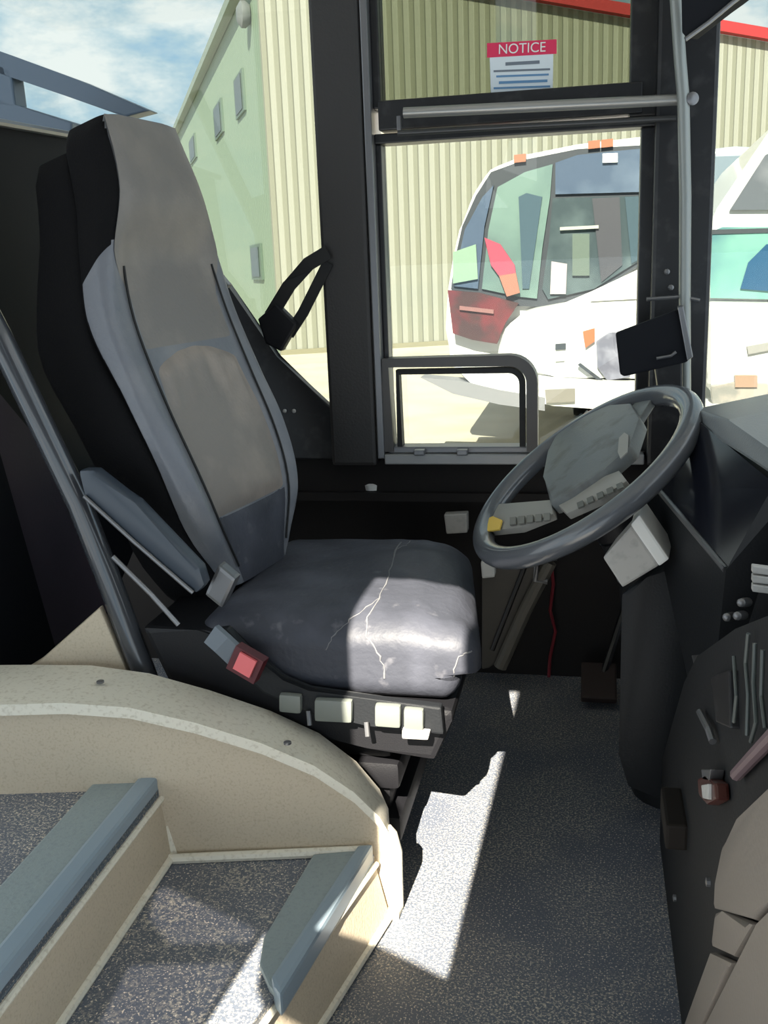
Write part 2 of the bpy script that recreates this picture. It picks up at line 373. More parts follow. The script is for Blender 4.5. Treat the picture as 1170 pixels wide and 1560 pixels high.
# ================================================================== BUS SHELL
WY = 2.2
struct(obj('floor', box(NB(), (-2.2, -.4, -.05), (1.2, 2.34, 0)), VINYL))
struct(obj('ceiling', box(NB(), (-2.6, -.5, 2.20), (1.2, 2.34, 2.26)), mat('ceiling_grey', (190, 188, 182), .8)))
# driver-side wall under the windows
bm = box(NB(), (-2.4, WY, .49), (1.2, WY+.1, .58)); box(bm, (-2.4, WY+.1, 0), (1.2, WY+.14, .49)); box(bm, (-2.4, WY-.02, .47), (1.2, WY+.14, .49))
struct(obj('wall_left', bm, DARKBROWN))
struct(obj('trim_1', box(NB(), (-.575, WY-.05, .56), (-.47, WY+.08, 2.20), .008), PILLAR))
bm = box(NB(), (-.468, WY-.045, .575), (-.452, WY+.06, 2.20), .003)
struct(obj('trim_2', bm, GREYM))
struct(obj('trim_3', box(NB(), (.125, WY-.05, .56), (.242, WY+.08, 2.20), .008), BLKM))

# rear side window: frame and clear pane
wn = thing('window_1', 'x', 'x'); del wn['label'], wn['category']; struct(wn)
obj('pane', box(NB(), (-2.4, WY+.02, .5), (-.575, WY+.03, 2.20)), CLEAR, wn)
ft = [onY(x, y, WY-.02) for x, y in [(318, 398), (345, 432), (420, 545), (512, 628), (512, 700), (400, 700), (300, 560)]]
obj('lower_frame', prism(NB(), ft, (0, .03, 0), .004), BLKM, wn)
# driver's window: two sashes, small vent sash, rails
w2 = thing('window_2', 'x', 'x'); del w2['label'], w2['category']; struct(w2)
def wrect(x0, x1, z0, z1, y0, y1, bm, bev=.003): return box(bm, (x0, WY+y0, z0), (x1, WY+y1, z1), bev)
zc = onY(820, 150, WY).z; zc2 = onY(820, 205, WY).z
bm = NB(); wrect(-.452, .13, zc2, zc-.05, -.02, .04, bm); obj('lower_rail', bm, BLKM, w2)
bm = NB(); wrect(-.44, .10, zc-.045, zc+.014, -.03, .03, bm); obj('upper_rail', bm, BLKM, w2)
bm = NB(); wrect(.075, .13, zc2+.02, 2.20, -.02, .04, bm); wrect(-.452, -.435, zc, 2.20, -.02, .04, bm); obj('upper_frame', bm, BLKM, w2)
bm = NB(); wrect(.10, .13, .58, zc2, -.01, .04, bm); wrect(-.452, -.44, .58, zc2, -.01, .04, bm); obj('lower_frame', bm, BLKM, w2)
bm = NB(); wrect(-.435, .08, zc+.01, 2.20, .0, .006, bm, 0); obj('upper_pane', bm, TINT, w2)
bm = NB(); wrect(-.44, .11, .58, zc2+.01, .02, .026, bm, 0); obj('lower_pane', bm, CLEAR, w2)
bm = NB(); wrect(-.452, .12, .562, .585, -.045, .04, bm); obj('sill', bm, LGREY, w2)
# vent sash: rounded frame
def sash_path(x0, x1, z0, z1, r):
    p = [(x0, z0), (x0, z1)]
    for k in range(9):
        a = math.pi/2*(1-k/8); p.append((x1-r+r*math.cos(a), z1-r+r*math.sin(a)))
    p += [(x1, z0)]
    return [Vector((x, WY-.012, z)) for x, z in p]
a = onY(598, 548, WY); b = onY(812, 690, WY)
fr = obj('vent_sash', strap(NB(), sash_path(a.x-.01, b.x, .59, a.z-.004, .05), (0, 1, 0), .05, .024), mat('grey_brown_sash', (72, 68, 66), .4), w2)
obj('sash_gasket', strap(NB(), sash_path(a.x+.015, b.x-.022, .60, a.z-.026, .03), (0, 1, 0), .03, .012), RUB, fr)
obj('sash_sill', box(NB(), (a.x-.01, WY-.03, .585), (b.x, WY+.02, .600), .003), GREYM, fr)
for px in (640, 705):
    c = onY(px, 692, WY-.04); obj('latch', box(NB(), (c.x-.012, WY-.055, .585), (c.x+.012, WY-.03, .597), .002), GREYM, fr)
w3 = thing('window_3', 'x', 'x'); del w3['label'], w3['category']; struct(w3)
obj('pane', box(NB(), (.242, WY+.02, .5), (1.2, WY+.03, 2.20)), CLEAR, w3)
bm = NB(); box(bm, (.242, WY-.01, .60), (1.2, WY+.05, .635)); obj('lower_frame', bm, BLKM, w3)

# door side (behind the camera): added sun mask, openings shaped for the light patches
DY = -.5
Z1, Z2 = .115, .235
def back(p): p = Vector(p); return p - SUN_TRAVEL*((p.y-DY)/SUN_TRAVEL.y)
def wall_with_holes(name, x0, x1, z0, z1, holes, y, th, m):
    """cuts quads out of a wall by building it from vertical strips"""
    bm = NB(); xs = sorted({x0, x1, *[p[0] for h in holes for p in h]})
    def zat(h, x):
        lo, hi = [], []
        n = len(h); out = []
        for i in range(n):
            (xa, za), (xb, zb) = h[i], h[(i+1) % n]
            if abs(xa-xb) < 1e-6: continue
            if min(xa, xb)-1e-6 <= x <= max(xa, xb)+1e-6: out.append(za+(zb-za)*(x-xa)/(xb-xa))
        return (min(out), max(out)) if out else None
    for xa, xb in zip(xs, xs[1:]):
        e = 1e-5; mid = (xa+xb)/2; act = []
        for h in holes:
            if zat(h, mid) is not None: act.append((zat(h, xa+e), zat(h, xb-e)))
        act.sort(key=lambda q: q[0][0]); ca, cb = z0, z0
        for (la, ha), (lb, hb) in act:
            if la > ca+1e-4 or lb > cb+1e-4: prism(bm, [(xa, y, ca), (xb, y, cb), (xb, y, lb), (xa, y, la)], (0, -th, 0))
            ca, cb = ha, hb
        prism(bm, [(xa, y, ca), (xb, y, cb), (xb, y, z1), (xa, y, z1)], (0, -th, 0))
    return obj(name, bm, m)
p2, p3 = back(onZ(680, 1490, 0)), back(onZ(535, 1420, 0))
t1_ = back(onZ(760, 1046, 0))
hA = [(p2.x, p2.z), (p3.x, p3.z), (p3.x+.04, 1.58), (p3.x+.04, 1.68), (p2.x, 1.68)]
hA2 = [(p2.x, 1.68), (p3.x+.04, 1.68), (p3.x-.02, 1.76), (p3.x-.02, 2.17), (p2.x, 2.17)]
def hole(px, z): return [(q.x, q.z) for q in (back(onZ(x, y, z)) for x, y in px)]
hB = hole([(413, 1405), (300, 1580), (440, 1600), (418, 1545), (398, 1490)], Z1)
hC = hole([(240, 1345), (262, 1340), (396, 1402), (386, 1436), (260, 1438), (228, 1400)], Z1)
hD = hole([(205, 1456), (372, 1452), (290, 1585), (120, 1620)], Z1)
struct(wall_with_holes('sun_mask_wall', -1.6, 1.2, 1.0, 2.2, [hA, hA2, hB, hC, hD], DY, .02, BLK))  # unseen mask, cut so the sun falls in the wanted patches
for k, h in enumerate((hC, hD)):
    dg = struct(obj('window_%d' % (5+k), prism(NB(), [(x, DY-.005, z) for x, z in h], (0, -.006, 0)), SUNTINT))  # added tinted panes that weaken two sun patches on the step

# ================================================================== STEPS AND FAIRING
FA = Vector((-.64, 1.262, 0)); FB = Vector((-.319, 1.325, 0)); FD = (FB-FA).normalized(); FNn = Vector((FD.y, -FD.x, 0))
def onF(x, y, off=0.): return onP(x, y, FA+FNn*off, FNn)
def tread(name, lab, pts, z, th, nose, rib, riser, trim, cat='step'):
    t = thing(name, lab, cat, (pts[0].x, pts[0].y, 0))
    obj('tread', prism(NB(), pts, (0, 0, -th)), VINYL, t)
    obj('nosing', prism(NB(), nose, (0, 0, .012), .004), NOSE, t)
    obj('nosing_lip', prism(NB(), [p-Vector((0, 0, .016)) for p in rib], (0, 0, .036), .006), mat('blue_grey_lip', (136, 152, 164), .3), t)
    obj('riser', prism(NB(), riser[0], riser[1]), BEIGE, t)
    obj('edge_trim', tube(NB(), trim, .007, 8), CREAM, t)
    obj('lip_trim', tube(NB(), [riser[0][0]+Vector((.003, 0, -.004)), riser[0][1]+Vector((.003, 0, -.004))], .005, 8), CREAM, t)
    return t
def flat(pp, z): return [onZ(x, y, z) for x, y in pp]
# lower step
e_far, e_near = onZ(570, 1302, Z1), onZ(395, 1545, Z1)
dirn = (e_near-e_far).normalized(); e_near = e_far + dirn*.75
inn = Vector((-1, 0, 0))
backx = onZ(245, 1316, Z1).x
def ext(p, q, L): d = (q-p).normalized(); return p+d*L
pts1 = [e_far, e_near, Vector((backx, e_near.y, Z1)), Vector((backx, 1.247, Z1))]
nz1 = flat([(568, 1303), (427, 1533), (410, 1512), (396, 1480), (402, 1440), (478, 1311)], Z1)
lip1 = flat([(570, 1302), (428, 1537), (418, 1522), (414, 1508), (546, 1304)], Z1)
r0 = [e_far-Vector((0, 0, .012)), e_near-Vector((0, 0, .012)), Vector((e_near.x+.022, e_near.y, 0)), Vector((e_far.x+.022, e_far.y, 0))]
tread('entry_step', 'lower speckled black step with grey nosing, beside the driver floor', pts1, Z1, .1, nz1, lip1, (r0, (-.03, 0, 0)),
      [Vector((e_far.x+.02, e_far.y, .008)), Vector((e_near.x+.02, e_near.y, .008))])
# upper step
u_far, u_near = onZ(243, 1200, Z2), onZ(0, 1512, Z2)
u_near = ext(u_far, u_near, .8)
pts2 = [u_far, u_near, Vector((-1.5, u_near.y, Z2)), Vector((-1.5, 1.12, Z2)), onZ(0, 1207, Z2)]
nz2 = [u_far+inn*.008, u_near+inn*.008, u_near+inn*.1, u_far+inn*.1]
lip2 = [u_far, u_near, u_near+inn*.03, u_far+inn*.03]
r2 = [u_far-Vector((0, 0, .012)), u_near-Vector((0, 0, .012)), Vector((u_near.x+.012, u_near.y, Z1)), Vector((u_far.x+.012, u_far.y, Z1))]
tread('entry_step', 'upper speckled black step with wide blue grey nosing, at left edge', pts2, Z2, .1, nz2, lip2, (r2, (-.03, 0, 0)),
      [Vector((u_far.x+.012, u_far.y, Z1+.006)), Vector((u_near.x+.012, u_near.y, Z1+.006))])

# beige fairing between steps and driver's seat
fa = thing('stair_fairing', 'beige moulded fairing panel curving down between the steps and the seat', 'panel', (FA.x, FA.y, 0))
top = [(-420, 1120), (-160, 1085), (0, 1076), (100, 1073), (200, 1080), (300, 1103), (400, 1134), (480, 1168), (540, 1208), (578, 1245), (592, 1268)]
tp = [onF(x, y) for x, y in top]
bot = [Vector((p.x, p.y, 0)) for p in (tp[-1]+FD*.008, tp[0])]
bm = NB(); prism(bm, [*tp, *bot], -FNn*.02); obj('side_panel', bm, BEIGE, fa)
bm = NB()
wd = [.16, .16, .14, .13, .115, .105, .10, .095, .085, .07, .055]
A_ = [bm.verts.new(p+FNn*.012+Vector((0, 0, .008))) for p in tp]
B_ = [bm.verts.new(p-FNn*.01*0+(-FNn)*w_+Vector((0, 0, .008))) for p, w_ in zip(tp, wd)]
A2 = [bm.verts.new(p+FNn*.012-Vector((0, 0, .01))) for p in tp]
B2 = [bm.verts.new(p-FNn*w_-Vector((0, 0, .02))) for p, w_ in zip(tp, wd)]
for i in range(len(tp)-1):
    for X_, Y_ in ((A_, B_), (B_, B2), (B2, A2), (A2, A_)): bm.faces.new((X_[i], X_[i+1], Y_[i+1], Y_[i]))
bm.faces.new((A_[0], B_[0], B2[0], A2[0])); bm.faces.new((A_[-1], B_[-1], B2[-1], A2[-1]))
obj('top_ledge', bm, CREAM, fa, True)
end = tp[-1]
f0 = onZ(604, 1384, 0); f0.z = .006
bm = NB(); ec = [tp[-2].lerp(end, .6)+Vector((.0, .004, -.006)), end+Vector((0, .002, -.004)), end+Vector((.006, .004, -.035)), end.lerp(f0, .55)+Vector((.004, 0, 0)), f0]
tube(bm, ec, [.010, .013, .014, .012, .012], 12); obj('end_edge', bm, CREAM, fa, True)
bm = NB(); q0 = onF(572, 1262); prism(bm, [end, f0, Vector((f0.x-.06, f0.y-.012, 0)), q0], (-.01, .05, 0)); obj('end_cheek', bm, BEIGE, fa)
obj('foot_trim', tube(NB(), [f0, f0+Vector((.002, -.02, 0)), onZ(542, 1402, .006)], [.012, .012, .009], 10), CREAM, fa, True)
obj('base_trim', tube(NB(), [Vector((backx-.0, FA.y-.012, Z1+.006)), e_far+Vector((-.01, -.002, .008))], .008, 8), CREAM, fa)
obj('upper_base_trim', tube(NB(), [onZ(-150, 1210, Z2)+Vector((0, 0, .006)), onZ(245, 1195, Z2)+Vector((0, 0, .006)), Vector((u_far.x+.012, u_far.y, Z1))], .008, 8), CREAM, fa)
for (x, y) in ((153, 1040), (438, 1133)):
    c = onF(x, y, -.05); c.z = min(tp, key=lambda q: (q-c).length).z+.008
    q = onZ(x, y, c.z); obj('screw', lathe(NB(), q, (0, 0, 1), [(.006, 0), (.006, .003), (.003, .004)], 10), GREYM, fa)
bp = onF(0, 1050, -.16).z
bm = NB(); prism(bm, [onP(x, y, FA-FNn*.16, FNn) for x, y in [(-60, 1090), (0, 1046), (60, 1008), (152, 926), (200, 1040), (215, 1075), (200, 1100)]], -FNn*.02, .004)
obj('rear_upstand', bm, BEIGE, fa)

# ================================================================== PARTITION, RAIL, FRAMES AT LEFT
pt = thing('driver_partition', 'dark partition panel behind the driver seat at left edge', 'partition', (-1.08, 1.4, 0))
PX = -1.10
bm = NB(); prism(bm, [onX(x, y, PX) for x, y in [(-160, 165), (0, 188), (112, 206), (200, 250), (260, 700), (160, 945), (84, 996), (-160, 640)]], (-.03, 0, 0)); obj('upper_panel', bm, NAVY, pt)
bm = NB(); prism(bm, [onX(x, y, PX+.02) for x, y in [(-60, 560), (0, 600), (60, 672), (165, 930), (80, 992)]], (-.02, 0, 0)); obj('lower_panel', bm, PURPLE, pt)
bm = NB(); prism(bm, [onX(x, y, PX+.05) for x, y in [(-160, 520), (0, 690), (84, 985), (20, 1042), (-160, 1100)]], (-.02, 0, 0)); obj('side_flap', bm, NAVY, pt)
obj('edge_cap', tube(NB(), [onX(x, y, PX+.01) for x, y in [(-160, 163), (0, 187), (108, 206)]], .008, 8), GREYM, pt)

RY = 1.42
gr = thing('grab_rail', 'black sloping grab rail bolted to the beige fairing beside the seat', 'handrail', onY(245, 1065, RY))
rp_ = [(-330, -120), (-60, 400), (0, 515), (60, 640), (120, 765), (165, 880), (200, 975), (225, 1040), (240, 1062), (262, 1072)]
rpw = [onY(x, y, RY) for x, y in rp_]
obj('rail_tube', tube(NB(), rpw, .0205, 16), mat('black_rail_enamel', (60, 62, 66), .25, coat=.7), gr, True)
c = onY(256, 1070, RY-.005)
obj('foot_bracket', obox(NB(), c+Vector((0, 0, -.004)), Vector((.035, 0, -.014)), (0, .022, 0), (.004, 0, .012), .004), BLKM, gr)
for dx in (-.002, .022): obj('bolt', lathe(NB(), c+Vector((dx, -.016, .007-dx*.4)), (.2, -.3, 1), [(.006, 0), (.006, .005), (.003, .007)], 8), GREYM, gr)

# passenger-side window frames behind (upper left)
wf = thing('window_4', 'x', 'x'); del wf['label'], wf['category']; struct(wf)
WF = 2.12
bm = NB(); prism(bm, [onY(x, y, WF) for x, y in [(-200, 10), (0, 78), (120, 122), (228, 168), (190, 178), (100, 146), (0, 112), (-200, 45)]], (0, .05, 0), .004); obj('top_frame', bm, FRAMEB, wf)
bm = NB(); prism(bm, [onY(x, y, WF) for x, y in [(-200, 110), (0, 152), (110, 186), (108, 206), (0, 186), (-200, 150)]], (0, .05, 0), .004); obj('bottom_frame', bm, FRAMEB, wf)
bm = NB(); prism(bm, [onY(x, y, WF) for x, y in [(-20, 90), (16, 105), (24, 165), (-14, 160)]], (0, .05, 0), .004); obj('mullion', bm, FRAMEB, wf)

# ================================================================== DRIVER'S SEAT
SX, SYc = -.40, 1.68           # cushion centre
seat = thing('driver_seat', 'worn black leather driver seat with high back beside the side window', 'seat', (SX, SYc, 0))
def cushion_fn(p, u):
    q = p.copy()
    top = max(0, u[2])
    cr = (1-u[0]**2)*(1-u[1]**2)
    if u[2] > -.2: q.z += .016*cr - .012*sm(u[0], .55, 1)*1.0
    q.z += .004*mnoise.noise(Vector((p.x*9, p.y*9, 3)))*top + .006*mnoise.noise(Vector((p.x*22, p.y*14, 1)))*top*sm(u[0], 0, .6)
    if u[2] < 0: q.x -= .03*sm(u[0], .5, 1)
    q.x -= .06*sm(u[0], -.2, 1)*(u[1]+.6)/1.6
    if u[2] < 0: q.z += .02*sm(u[1], -.2, 1)
    q += Vector((SX, SYc-.01, .39))
    return q
obj('seat_cushion', rbox(NB(), (.46, .51, .135), .045, 30, cushion_fn), LEATHER, seat, True)
# pale worn creases lying on the cushion cover
cme = bpy.data.objects['seat_cushion'].data
ctree = BVHTree.FromPolygons([v.co.copy() for v in cme.vertices], [tuple(p.vertices) for p in cme.polygons])
cofs = seat.matrix_world.inverted()
def crease(px, r):
    pts = []
    for (xa, ya), (xb, yb) in zip(px, px[1:]):
        for k in range(6):
            t = k/6; x, y = xa+(xb-xa)*t+random.uniform(-2.5, 2.5), ya+(yb-ya)*t
            h = ctree.ray_cast(CAM, ray(x, y).normalized())
            if h[0] is not None: pts.append(h[0]+h[1]*.0004)
    rr = [r*random.uniform(.5, 1.2) for _ in pts]
    return tube(NB(), pts, rr, 6)
for px_, r_ in (([(618, 815), (598, 850), (590, 890), (562, 935), (556, 965), (580, 1000), (588, 1040)], .0016), ([(498, 990), (512, 962), (545, 935), (585, 905)], .0012), ([(640, 812), (620, 830), (600, 838)], .0012), ([(690, 1030), (700, 1000), (722, 990)], .0012)):
    obj('cushion_crease', crease(px_, r_), STITCH, seat)

# backrest
def interp(s, kn, v):
    if s <= kn[0]: return v[0]
    for i in range(len(kn)-1):
        if s <= kn[i+1]:
            t = (s-kn[i])/(kn[i+1]-kn[i]); p0 = v[max(0, i-1)]; p1, p2 = v[i], v[i+1]; p3 = v[min(len(v)-1, i+2)]
            return p1 + .5*t*((p2-p0) + t*(2*p0-5*p1+4*p2-p3 + t*(3*(p1-p2)+p3-p0)))
    return v[-1]
KN = [0, .15, .3, .45, .6, .72, .85, 1]
HB = Vector((-.666, 1.681, .44)); TL, PHI, HT = .274, .163, .818
BF = Vector((math.cos(PHI), -math.sin(PHI), 0)); BS = Vector((math.sin(PHI), math.cos(PHI), 0))
BA = BF*-math.sin(TL) + Vector((0, 0, math.cos(TL))); BN = BF*math.cos(TL) + Vector((0, 0, math.sin(TL)))
def wid(s): return interp(s, KN, [.112, .182, .209, .212, .206, .185, .142, .118])
def edge_(s): return interp(s, KN, [.0, .036, .036, .016, .004, .018, .045, .045])
def rear_(s): return interp(s, KN, [-.03, -.02, -.012, -.03, -.058, -.05, -.05, -.05])
def bump_(u, s):   # relief of the front face
    k = sm(abs(u), .55, .92)
    mid = .004 + .022*math.exp(-((s-.22)/.13)**2)*(1-u*u) - .004*sm(s, .4, .6) + .05*sm(s, .7, .85)
    e = edge_(s); e = e*(1-.5*max(0, abs(u)-.9)*10)
    return mid*(1-k) + e*k
def back_pt(u, s, d):
    return HB + BA*(s*HT) + BS*(u*wid(s)) + BN*(.085 + bump_(u, s))
def back_fn(p, u):
    s = max(0, min(1, p.z+.5)); uu = p.y*2; d = p.x+.5
    f = .085 + bump_(uu, s); r = .085 + rear_(s)
    return HB + BA*(s*HT) + BS*(uu*wid(s)) + BN*(r + (f-r)*d)
def unit_round(bm, fn, n, r):
    # rounded unit cube: corners of the profile softened in (across, up)
    def f(p, u):
        uu, s, d = u[1], u[2], u[0]
        k = 1 - .035*(abs(d)**6)*(abs(uu)**3)
        z = s; y = uu
        if abs(s) > .9: y *= 1-.16*((abs(s)-.9)/.1)**2
        return fn(Vector((d/2*(1-.12*abs(uu)**8-.10*abs(s)**10), y/2*(1-.05*abs(d)**6), z/2)), u)
    rbox(bm, (1, 1, 1), .0001, n, f); return bm
bmb = unit_round(NB(), back_fn, 64, .1)
cutn = BA/HT - BN*1.0
cutp = HB + BA*(.735*HT) + BN*.095
bmesh.ops.bisect_plane(bmb, geom=bmb.verts[:]+bmb.edges[:]+bmb.faces[:], plane_co=cutp, plane_no=cutn.normalized())
bko = obj('backrest', bmb, [LEATHB, SHELL], seat, True)
for f in bko.data.polygons:
    if f.normal.dot(BN) < -.3 or (abs(f.normal.dot(BS)) > .5 and (f.center-cutp).dot(cutn) > 0): f.material_index = 1
# lumbar insert, ribbed
def panel_on_back(bm, outline_u, s0, s1, lift, nu=24, ns=30, rib=None, arch=0.):
    g = []
    for j in range(ns+1):
        row = []
        for i in range(nu+1):
            a = -1+2*i/nu; s = s0+(s1-s0)*j/ns
            s_ = s - arch*(a*a)*(j/ns)
            hw = outline_u(s_); u = a*hw
            ed = min(1, (1-abs(a))*6, (j)/2, (ns-j)/2)
            l = lift*max(0, ed)
            if rib: l += rib(a, j/ns)*max(0, min(1, ed))
            row.append(bm.verts.new(back_pt(u, s_, 1)+BN*(l-.001)))
        g.append(row)
    for j in range(ns):
        for i in range(nu): bm.faces.new((g[j][i], g[j][i+1], g[j+1][i+1], g[j+1][i]))
    return bm
ribf = lambda a, v: .0028*(.5+.5*math.cos(a*math.pi*5))*sm(v, .55, .8)
obj('lumbar_insert', panel_on_back(NB(), lambda s: .70-.06*sm(s, .35, .5), .152, .525, .006, 44, 30, ribf, .04), INSERT, seat, True)
obj('headrest_pad', panel_on_back(NB(), lambda s: .70+.20*sm(s, .62, .74), .523, .996, .004, 30, 30), mat('rubbed_grey_leather', (120, 116, 113), .5, speck=((136, 130, 124), 8, .45, .7), bump=.2, bscale=140), seat, True)
obj('lower_pad', panel_on_back(NB(), lambda s: .72, .0, .158, .004, 20, 12), LEATHER, seat, True)
for sg in (-1, 1):
    obj('back_seam', tube(NB(), [back_pt(sg*.74, s, 1)+BN*.003 for s in [.04+.66*k/24 for k in range(25)]], .0022, 6), RUB, seat)
# shell behind
def shell_fn(p, u):
    s = max(0, min(1, p.z+.5)); d = p.x+.5
    w = wid(s)*1.0 + .004
    return HB + BA*(s*HT*.985-.02) + BS*(p.y*2*w) + BN*((d-1)*(.13-.04*sm(s, .6, 1)) + .085+rear_(s)+.012)
obj('back_shell', unit_round(NB(), shell_fn, 24, .1), SHELL, seat, True)
# armrest folded down at near side
ap = [(118, 716), (142, 716), (205, 766), (304, 866), (312, 892), (298, 906), (205, 828), (128, 758)]
bm = NB(); prism(bm, [onY(x, y, 1.385) for x, y in ap], (0, .03, 0), .008); ar = obj('armrest', bm, ARM, seat, True)
bm = NB(); tube(bm, [onY(x, y, 1.382) for x, y in ((128, 756), (205, 826), (294, 903))], .0035, 8); obj('armrest_piping', bm, GREYM, ar)
bm = NB(); tube(bm, [onY(x, y, 1.36) for x, y in ((172, 848), (230, 905), (272, 952))], .004, 8); obj('recline_cable', bm, GREYM, seat)
bm = NB(); c = onY(340, 890, 1.44); obox(bm, c, (.014, 0, -.012), (0, .015, 0), (.014, 0, .026), .006); obj('recline_hinge', bm, GREYM, seat)
# lower side: frame and controls
bm = NB(); prism(bm, [onY(x, y, 1.41) for x, y in [(215, 955), (300, 960), (345, 965), (400, 1035), (480, 1066), (690, 1082), (690, 1100), (662, 1160), (560, 1140), (440, 1110), (270, 1068)]], (0, .40, 0), .01)
obj('seat_frame', bm, BLK, seat)
bm = NB(); prism(bm, [onY(x, y, 1.385) for x, y in [(318, 962), (345, 958), (385, 1004), (430, 1040), (470, 1056), (672, 1078), (676, 1120), (560, 1106), (470, 1088), (400, 1056), (352, 1010)]], (0, .02, 0), .004)
cp = obj('control_panel', bm, DASH, seat)
SWY = 1.372
for nm, (x0, y0, x1, y1), m_ in (('switch', (424, 1058, 458, 1086), BTN), ('switch', (478, 1066, 536, 1100), BTN), ('switch', (570, 1074, 610, 1108), BTN), ('switch', (614, 1080, 645, 1112), BTN)):
    bm = NB(); p = [onY(x, y, SWY) for x, y in [(x0, y0), (x1, y0+3), (x1, y1+3), (x0, y1)]]
    prism(bm, p, (0, .016, 0), .006); obj(nm, bm, m_, cp, True)
for (x, y) in ((470, 1095), (558, 1112)):
    bm = NB(); tube(bm, [onY(x, y-12, 1.38), onY(x+2, y+10, 1.372)], .004, 8); obj('adjuster_lever', bm, GREYM, cp)
bm = NB(); prism(bm, [onY(x, y, 1.37) for x, y in [(612, 1112), (655, 1116), (652, 1128), (612, 1126)]], (0, .014, 0), .003); obj('trim_plate', bm, GREYP, cp)
# suspension
bm = NB()
for k, (z0, z1, gx) in enumerate(((.05, .10, 0), (.10, .15, .02), (.15, .20, 0), (.20, .27, .015))):
    box(bm, (-.60+gx, 1.45+gx, z0), (-.30-gx, 1.92, z1), .012)
obj('suspension_bellows', bm, BLK, seat, True)
bm = NB(); box(bm, (-.62, 1.50, 0), (-.335, 1.92, .05), .006); obj('base_plate', bm, BLKM, seat)
# buckle
b0, b1 = onY(322, 965, 1.36), onY(360, 1000, 1.36)
bk = obj('belt_buckle', strap(NB(), [b0, (b0+b1)/2+Vector((0, -.004, .004)), b1], (0.7, 0, .7), .034, .012), mat('buckle_stalk_grey', (104, 112, 120), .4), seat)
b2 = onY(398, 1022, 1.355)
obj('buckle_housing', strap(NB(), [b1-(b2-b1)*.1, b2], (.7, 0, .7), .042, .022), mat('dark_red_housing', (84, 26, 32), .4), bk)
obj('release_button', strap(NB(), [b1+(b2-b1)*.15+Vector((0, -.012, .003)), b1+(b2-b1)*.8+Vector((0, -.012, .003))], (.7, 0, .7), .03, .008), PINK, bk)

# shoulder belt
sb = thing('seat_belt', 'black seat belt loop hanging from the pillar beside the seat back', 'seat belt', onY(495, 392, WY-.06))
BY = 2.13
obj('webbing', strap(NB(), [onY(x, y, BY) for x, y in ((500, 384), (470, 402), (440, 436), (412, 482))], (.7, 0, .7), .03, .004), RUB, sb)
obj('webbing', strap(NB(), [onY(x, y, BY+.012) for x, y in ((500, 400), (480, 440), (462, 476), (440, 510))], (.7, 0, .2), .024, .004), RUB, sb)
bm = NB(); prism(bm, [onY(x, y, BY-.01) for x, y in [(392, 486), (420, 462), (452, 494), (428, 536), (404, 524)]], (0, .03, 0), .005); obj('retractor', bm, BLK, sb)
for x, y in ((338, 430),):
    bm = NB(); c = onY(x, y, 1.93); obox(bm, c, (.01, 0, -.012), (0, .012, 0), (.008, 0, .006), .003); obj('belt_guide', bm, GREYM, sb)
for i, x in enumerate((420, 434, 448)):
    c = onY(x, 626, WY-.022); obj('rivet', lathe(NB(), c, (0, -1, 0), [(.005, 0), (.005, .002), (.002, .004)], 8), GREYP, wn)

# ================================================================== STEERING WHEEL
WC = Vector((-.008, 1.70, .638)); WR = .21
n = Vector((math.cos(R(53.7))*math.cos(R(200)), math.cos(R(53.7))*math.sin(R(200)), math.sin(R(53.7))))
wu = n.cross(Vector((0, 0, 1))).normalized(); wv = n.cross(wu)
sw = thing('steering_wheel', 'black bus steering wheel with grey hub and four spokes before the seat', 'steering wheel', WC)
def W(r, a, h=0.): return WC + (wu*math.cos(a)+wv*math.sin(a))*r + n*h
obj('rim', tube(NB(), [W(WR, 2*math.pi*k/64) for k in range(64)], .0195, 18, True), RIM, sw, True)
bm = NB()
hub = []
def pxw(x, y, h=0.): return onP(x, y, WC+n*h, n)
hubp = [(846, 706), (860, 678), (888, 656), (940, 634), (974, 632), (988, 656), (974, 700), (936, 734), (880, 772), (852, 786), (842, 745)]
prism(bm, [pxw(x, y, -.012) for x, y in hubp], n*.03, .008); obj('hub_pad', bm, WHEELHUB, sw, True)
def spoke(pts, m_, name='spoke'): 
    bm = NB(); prism(bm, [pxw(x, y, -.008) for x, y in pts], n*.014, .003); return obj(name, bm, m_, sw, True)
s1 = spoke([(735, 792), (760, 776), (846, 770), (850, 792), (800, 812), (742, 818)], SPOKE)
obj('horn_sticker', prism(NB(), [pxw(x, y, .008) for x, y in [(736, 796), (752, 788), (766, 794), (762, 808), (742, 811)]], n*.003), YEL, s1)
for k in range(5):
    x = 778+k*13; obj('spoke_button', prism(NB(), [pxw(x+a_, y_-k*1.5, .008) for a_, y_ in [(0, 790), (9, 789), (9, 800), (0, 801)]], n*.003), mat('grey_spoke_button', (118, 116, 110), .5), s1)
spoke([(848, 770), (900, 745), (950, 726), (962, 742), (920, 770), (870, 792)], SPOKE)
for k in range(5):
    x, y = 880+k*15, 768-k*7; bm = NB(); prism(bm, [pxw(x+a_, y+b_, .008) for a_, b_ in [(0, 0), (9, -4), (11, 4), (2, 8)]], n*.003); obj('spoke_button', bm, mat('dark_spoke_button', (92, 92, 86), .5), sw.children[-1])
spoke([(955, 645), (990, 600), (1010, 596), (1000, 615), (972, 662)], WHEELHUB)
spoke([(880, 668), (886, 648), (900, 632), (912, 640), (900, 664)], WHEELHUB)
obj('hub_badge', prism(NB(), [pxw(x, y, .019) for x, y in [(944, 668), (952, 660), (958, 664), (956, 690), (946, 700), (942, 690)]], n*.002), SPOKE, sw)
colA = WC - n*.02; colB = WC - n*.40
obj('column_boot', tube(NB(), [colA, WC-n*.08, WC-n*.12], [.03, .045, .05], 16), BLK, sw, True)
